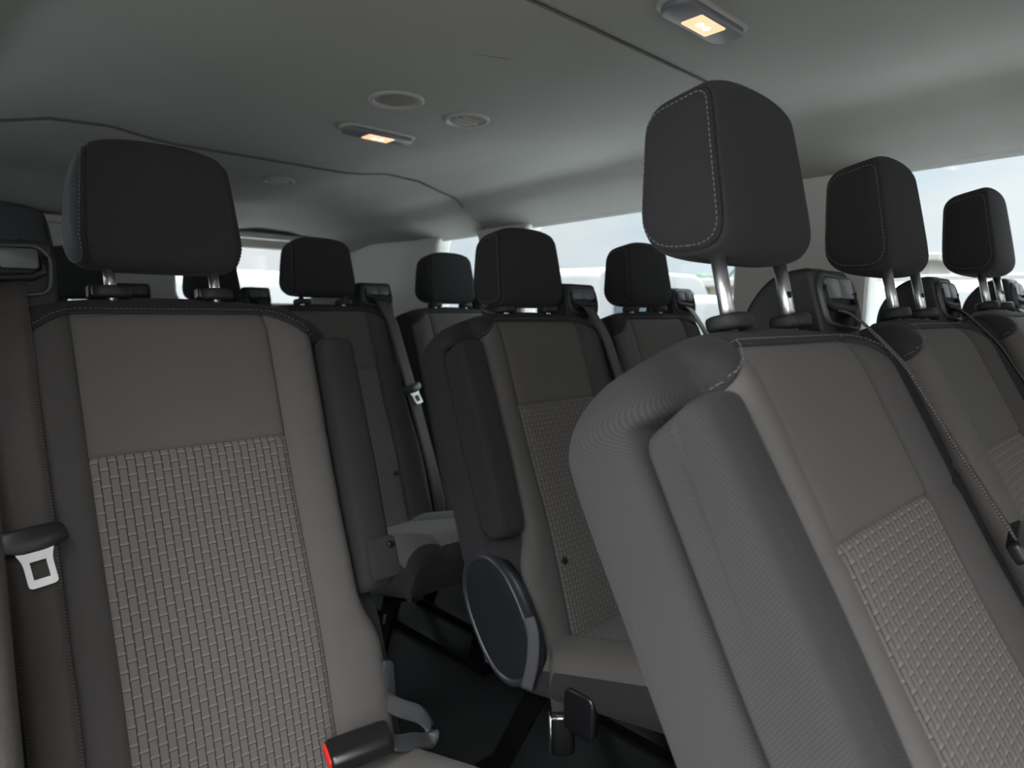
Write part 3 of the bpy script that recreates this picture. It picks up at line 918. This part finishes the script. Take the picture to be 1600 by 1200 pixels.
# ------------------------------------------------------------------ ceiling fittings
def stadium(w, h, r): return rrect(w, h, r, 6)
def dome_light(x, y, z, label):
    root = thing('dome_light', label, 'light', (x, y, z), 'dome lights on the headliner')
    a = M(); slab(a, stadium(.114, .038, .032), -.004, .012, .003); build('base', a, 'ventg', root)
    b = M(); slab(b, stadium(.106, .032, .028), -.014, .000, .005); hs = build('housing', b, 'lampg', root); hs['label'] = 'blue-grey lamp housing'
    c = M(); slab(c, stadium(.041, .021, .003), -.0165, -.010, .0015); ln = build('lens', c, 'lens', root); ln['label'] = 'glowing warm lens'
    for sx in (-.012, .010):
        d = M(); slab(d, [(sx+.0068*math.cos(2*PI*k/16), .0068*math.sin(2*PI*k/16)) for k in range(16)], -.0180, -.0150, .001); build('bulb', d, 'bulb', ln)
    return root
def round_vent(x, y, z, r, label, louver=False):
    root = thing('ceiling_vent', label, 'air vent', (x, y, z), 'round fittings on the headliner')
    def circ(q): return [(q*math.cos(2*PI*k/40), q*math.sin(2*PI*k/40)) for k in range(40)]
    m = M(); rg = [[(*p, .006) for p in circ(r)], [(*p, -.003) for p in circ(r*.985)], [(*p, -.0055) for p in circ(r*.92)], [(*p, -.004) for p in circ(r*.82)], [(*p, .004) for p in circ(r*.74)]]
    m.grid(rg, True, flip=True); build('ring', m, 'ventg', root)
    c = M(); c.grid([[(*p, .003) for p in circ(r*.76)], [(*p, .000) for p in circ(r*.6)], [(*p, -.0015) for p in circ(r*.3)], [(*p, -.002) for p in circ(r*.05)]], True, cap1=True, flip=True)
    ct = build('grille', c, 'ventd', root)
    if louver:
        l = M(); l.box((-r*.62, -.004, -.006), (r*.62, .004, .002)); l.box((-r*.5, r*.3, -.005), (r*.5, r*.3+.005, .002)); l.box((-r*.5, -r*.35, -.005), (r*.5, -r*.35+.005, .002))
        build('louver', l, 'ventg', root, bevel=.001)
    return root
cz = lambda x, y: ceil_z(x, y)-.001
for L_ in (dome_light(1.143, .686, cz(1.143, .686), 'dome light nearest the camera, square lens aglow above the big seat headrest'),
           dome_light(1.120, 1.660, cz(1.12, 1.66), 'slim dome light seen edge-on between the ceiling vents')):
    L_.rotation_euler = (math.atan(-.05), 0, 0)
for V_ in (round_vent(1.000, 1.405, cz(1.0, 1.405), .066, 'largest round ceiling fitting, above the slim dome light'),
           round_vent(1.224, 1.410, cz(1.224, 1.41), .060, 'round louvered ceiling vent beside the slim dome light', True),
           round_vent(1.193, 2.383, cz(1.193, 2.383), .056, 'farthest round ceiling vent behind the second ceiling seam', True),
           round_vent(.865, 2.36, cz(.865, 2.36), .056, 'ceiling vent just peeking out behind the big single seat headrest')):
    V_.rotation_euler = (math.atan(-.05), 0, 0)

# ------------------------------------------------------------------ camera
f_px, yaw, pitch, roll = 1089.553, .7833031, .1118432, .0172930
Fv = Vector((math.sin(yaw)*math.cos(pitch), math.cos(yaw)*math.cos(pitch), -math.sin(pitch)))
Rv = Vector((math.cos(yaw), -math.sin(yaw), 0)); Uv = Rv.cross(Fv)
R2 = math.cos(roll)*Rv + math.sin(roll)*Uv; U2 = -math.sin(roll)*Rv + math.cos(roll)*Uv
cam = bpy.data.cameras.new('camera'); co = bpy.data.objects.new('camera', cam); COL.objects.link(co)
mw = Matrix((R2, U2, -Fv)).transposed().to_4x4(); mw.translation = (0, 0, H); co.matrix_world = mw
cam.sensor_fit = 'HORIZONTAL'; cam.sensor_width = 36; cam.lens = f_px/1600*36; cam.clip_start = .01; cam.clip_end = 500
cam.dof.use_dof = True; cam.dof.focus_distance = .95; cam.dof.aperture_fstop = 6.
S.camera = co

# ------------------------------------------------------------------ outside

gr = M(); gr.box((.3, -14, -.700), (5.2, 5.4, -.698))  # unseen pale patch added beside the van to bounce light through its windows
rd = M(); rd.box((-60, -60, -.80), (120, 120, -.70))  # unseen dark paving, chosen to cut light bounced in at the door
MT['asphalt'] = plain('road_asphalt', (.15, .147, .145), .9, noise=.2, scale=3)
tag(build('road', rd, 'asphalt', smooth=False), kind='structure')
MT['bounce_patch'] = plain('ground_bounce_patch', (.49, .50, .50), .9, noise=.12, scale=1.2)
tag(build('ground', gr, 'bounce_patch', smooth=False), kind='structure')
MT['paint'] = plain('paint_white', (.20, .20, .196), .3)
MT['carglass'] = plain('car_glass_tinted', (.055, .075, .085), .12)
MT['tyre'] = plain('tyre', (.02, .02, .02), .8)
MT['redlamp'] = plain('tail_lamp', (.5, .03, .03), .3)
MT['tan'] = plain('building_tan', (.185, .155, .108), .9, noise=.08, scale=.5)
MT['roofw'] = plain('building_pale', (.225, .217, .20), .8)
MT['bark'] = plain('bark', (.16, .12, .09), .9)
MT['leaf'] = plain('foliage', (.03, .052, .028), .8, noise=.3, scale=2)
G0 = -.70
def vehicle(name, label, cat, x, y, rz, L=5.2, W=1.95, Ht=2.0, hood=1.0):
    """x,y = middle of the end facing the van; length runs along local +x"""
    root = thing(name, label, cat, (x, y, G0), 'white vehicles parked outside', rz)
    b = M(); rings = []
    # side profile (x, z) extruded across the width with tumblehome
    prof = roundpoly([(0, .32), (.0, 1.0), (.10, Ht), (L-hood-.9, Ht), (L-hood, 1.12), (L-.06, .92), (L, .32)], [.05, .2, .18, .3, .25, .2, .06], 5)
    def ring(k, ins):
        R = []
        for px_, pz in prof:
            t = max(0, (pz-.95)/(Ht-.95)); R.append((px_ + (ins if px_ < L/2 else -ins), k*(W/2-ins*.0)*(1-.12*t*t), pz-(ins if pz > 1 else 0)))
        return R
    rings = [ring(-1.0, .06), ring(-.985, .02), ring(-.95, 0), ring(-.5, 0), ring(0, 0), ring(.5, 0), ring(.95, 0), ring(.985, .02), ring(1.0, .06)]
    b.grid(rings, True, cap0=True, cap1=True, flip=True); build('body', b, 'paint', root)
    g = M(); slab(g, roundpoly([(-.66, Ht*.60), (.66, Ht*.60), (.60, Ht*.86), (-.60, Ht*.86)], .07, 5), 0, .03, .008, to=lambda a, c, h: (.045+(c-1.0)*.10-.03-h*.6+.01, a, c)); build('rear_window', g, 'carglass', root)
    for sg in (-1, 1):
        for x0, x1 in ((.5, L*.36), (L*.38, L*.60)):
            q = M(); slab(q, roundpoly([(x0, Ht*.60), (x1, Ht*.60), (x1-.04, Ht*.86), (x0+.04, Ht*.86)], .06, 4), 0, .02, .006,
                 to=lambda a, c, h: (a, sg*(W/2*(1-.12*((c-.95)/(Ht-.95))**2)-.006+h), c)); build('side_window', q, 'carglass', root)
        for wx in (.85, L-.95):
            t = M(); t.grid([[(wx+r_*math.cos(2*PI*k/28), sg*(W/2-yy), .34+r_*math.sin(2*PI*k/28)) for k in range(28)] for r_, yy in ((.30, .24), (.34, .22), (.34, .04), (.30, .0), (.2, .0), (.19, .03))], True, cap0=True, cap1=True, flip=sg < 0)
            build('wheel', t, 'tyre', root)
        tl = M(); slab(tl, rrect(.06, .17, .03), 0, .03, .008, to=lambda a, c, h: (.03-h, sg*(W/2-.1)+a, 1.0+c)); build('tail_lamp', tl, 'redlamp', root)
    bm = M(); bm.box((-.08, -W/2+.05, .36), (.10, W/2-.05, .58)); build('bumper', bm, 'paint', root, bevel=.03)
    return root
vehicle('parked_van', 'white van parked alongside, seen in the window just past the light pillar', 'van', 6.4, 2.55, 0, 5.2, 1.75, 1.96)
vehicle('parked_van', 'white van farther off, low in the middle side window', 'van', 11.5, 6.3, 0, 5.2, 1.8, 1.95)
vehicle('parked_van', 'tall white van beside the second-row belt tower in the side window', 'van', 9.8, 8.6, 0, 5.5, 1.8, 2.40)
vehicle('parked_van', 'white vehicle with greenish windows under the tan building, near the right edge', 'van', 12.2, 2.45, 0, 4.8, 1.9, 2.20)
vehicle('parked_van', 'white van filling the lower half of the rear window', 'van', 2.9, 6.9, 1.45, 5.6, 2.3, 2.02)
def building(name, label, x0, y0, x1, y1, h, eave, mat):
    root = thing(name, label, 'building', ((x0+x1)/2, (y0+y1)/2, G0), None)
    ox, oy = (x0+x1)/2, (y0+y1)/2
    m = M(); m.box((x0-ox, y0-oy, 0), (x1-ox, y1-oy, h)); build('wall', m, mat, root, smooth=False)
    r = M(); r.box((x0-ox-eave, y0-oy-eave, h), (x1-ox+eave, y1-oy+eave, h+.35)); build('roof', r, 'roofw', root, bevel=.05)
    n = int((y1-y0)//3)
    for k in range(n):
        w_ = M(); yy = y0-oy+1.2+k*3; w_.box((x0-ox-.04, yy, h*.35), (x0-ox+.05, yy+1.2, h*.75)); build('window', w_, 'carglass', root, smooth=False)
    return root
building('low_building', 'long low tan building with a pale flat roof across the lot', 30, -8, 36, 17, 2.75, .6, 'tan')
building('low_building', 'small pale building with flat roof behind the second headrest', 40, 10.5, 44, 13.2, 4.3, .5, 'roofw')
def tree(label, x, y, h, n, sd, palm=False):
    rnd = random.Random(sd)
    root = thing('palm_tree' if palm else 'tree', label, 'tree', (x, y, G0), 'trees beyond the lot')
    t = M(); t.tube([(0, 0, 0), (.05, .03, h*.4), (.02, -.05, h*.75), (0, 0, h*.93)], [.16, .13, .10, .08], 10); build('trunk', t, 'bark', root)
    c = M()
    if palm:
        for k in range(n):
            a = 2*PI*k/n+rnd.uniform(-.2, .2); e = rnd.uniform(.1, .9); L_ = rnd.uniform(.9, 1.3); P = []
            for i in range(8):
                u = i/7; r_ = L_*u; z = h*.93+e*r_-.75*r_*r_; w_ = .13*math.sin(PI*min(1, u*.92+.06))
                ca, sa = math.cos(a), math.sin(a)
                P.append([(ca*r_-sa*w_, sa*r_+ca*w_, z-.05), (ca*r_, sa*r_, z), (ca*r_+sa*w_, sa*r_-ca*w_, z-.05)])
            c.grid(P)
    else:
        for k in range(n):
            a = rnd.uniform(0, 2*PI); r_ = rnd.uniform(0, 1.0); z = h+rnd.uniform(-.9, .3); q = rnd.uniform(.3, .6)
            cx_, cy_ = math.cos(a)*r_, math.sin(a)*r_
            P = []
            for i in range(7):
                ph = PI*i/6
                P.append([(cx_+q*math.sin(ph)*math.cos(2*PI*j/10)*rnd.uniform(.8, 1.15), cy_+q*math.sin(ph)*math.sin(2*PI*j/10)*rnd.uniform(.8, 1.15), z+q*.8*math.cos(ph)) for j in range(10)])
            c.grid(P, True)
    build('crown', c, 'leaf', root, smooth=not palm)
tree('small bushy tree over the roofs, between headrest and chrome post', 38, 21.9, 3.5, 16, 3)
tree('feathery palm top beside the window pillar', 38, 19.4, 4.5, 18, 5, True)
tree('low distant tree beyond the lowered second-row window-seat headrest', 46, 30.0, 3.4, 14, 9)


# ------------------------------------------------------------------ sky
w = bpy.data.worlds.new('sky'); S.world = w; w.use_nodes = True
nt = w.node_tree; bg = nt.nodes['Background']
tc = nt.nodes.new('ShaderNodeTexCoord')
mp = nt.nodes.new('ShaderNodeMapping'); mp.inputs['Scale'].default_value = (1.6, 1.6, 4.5); nt.links.new(tc.outputs['Generated'], mp.inputs[0])
nz = nt.nodes.new('ShaderNodeTexNoise'); nz.inputs['Scale'].default_value = 1.9; nz.inputs['Detail'].default_value = 5; nz.inputs['Roughness'].default_value = .5
nt.links.new(mp.outputs[0], nz.inputs['Vector'])
cr = nt.nodes.new('ShaderNodeValToRGB')
cr.color_ramp.elements[0].position = .38; cr.color_ramp.elements[0].color = (.80, .885, .92, 1)
cr.color_ramp.elements[1].position = .62; cr.color_ramp.elements[1].color = (1., .985, .95, 1)
nt.links.new(nz.outputs['Fac'], cr.inputs[0])
# sky shaped brighter overhead, above the window view, to light the interior
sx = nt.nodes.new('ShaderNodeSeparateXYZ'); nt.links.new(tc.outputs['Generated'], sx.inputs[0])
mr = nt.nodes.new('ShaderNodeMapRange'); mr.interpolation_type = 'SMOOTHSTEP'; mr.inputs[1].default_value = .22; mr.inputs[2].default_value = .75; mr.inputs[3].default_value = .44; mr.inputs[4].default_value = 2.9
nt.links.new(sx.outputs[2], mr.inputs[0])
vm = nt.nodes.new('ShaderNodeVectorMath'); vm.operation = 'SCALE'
# and boosted toward the unseen front and door side, to light near seats
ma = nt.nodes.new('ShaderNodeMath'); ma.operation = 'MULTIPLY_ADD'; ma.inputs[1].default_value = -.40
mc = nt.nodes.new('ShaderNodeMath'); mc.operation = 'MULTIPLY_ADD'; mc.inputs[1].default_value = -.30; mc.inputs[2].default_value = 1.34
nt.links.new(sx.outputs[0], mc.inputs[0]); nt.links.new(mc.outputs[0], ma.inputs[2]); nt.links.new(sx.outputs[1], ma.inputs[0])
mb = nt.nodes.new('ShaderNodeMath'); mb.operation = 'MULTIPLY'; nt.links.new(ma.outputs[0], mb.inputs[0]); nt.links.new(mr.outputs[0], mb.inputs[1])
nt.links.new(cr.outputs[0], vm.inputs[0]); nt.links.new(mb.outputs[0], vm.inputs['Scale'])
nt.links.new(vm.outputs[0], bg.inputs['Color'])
sun = bpy.data.lights.new('sun', 'SUN'); sun.energy = 7.0; sun.angle = math.radians(6); sun.color = (1, .98, .95)
so = bpy.data.objects.new('sun', sun); COL.objects.link(so); so.rotation_euler = Euler((math.radians(-6), math.radians(8), 0))
bg.inputs['Strength'].default_value = 1.0

S.view_settings.view_transform = 'Standard'; S.view_settings.look = 'None'; S.view_settings.gamma = 1
S.view_settings.exposure = 1.80
S.cycles.use_denoising = True
S.cycles.max_bounces = 10; S.cycles.diffuse_bounces = 6; S.cycles.transparent_max_bounces = 12
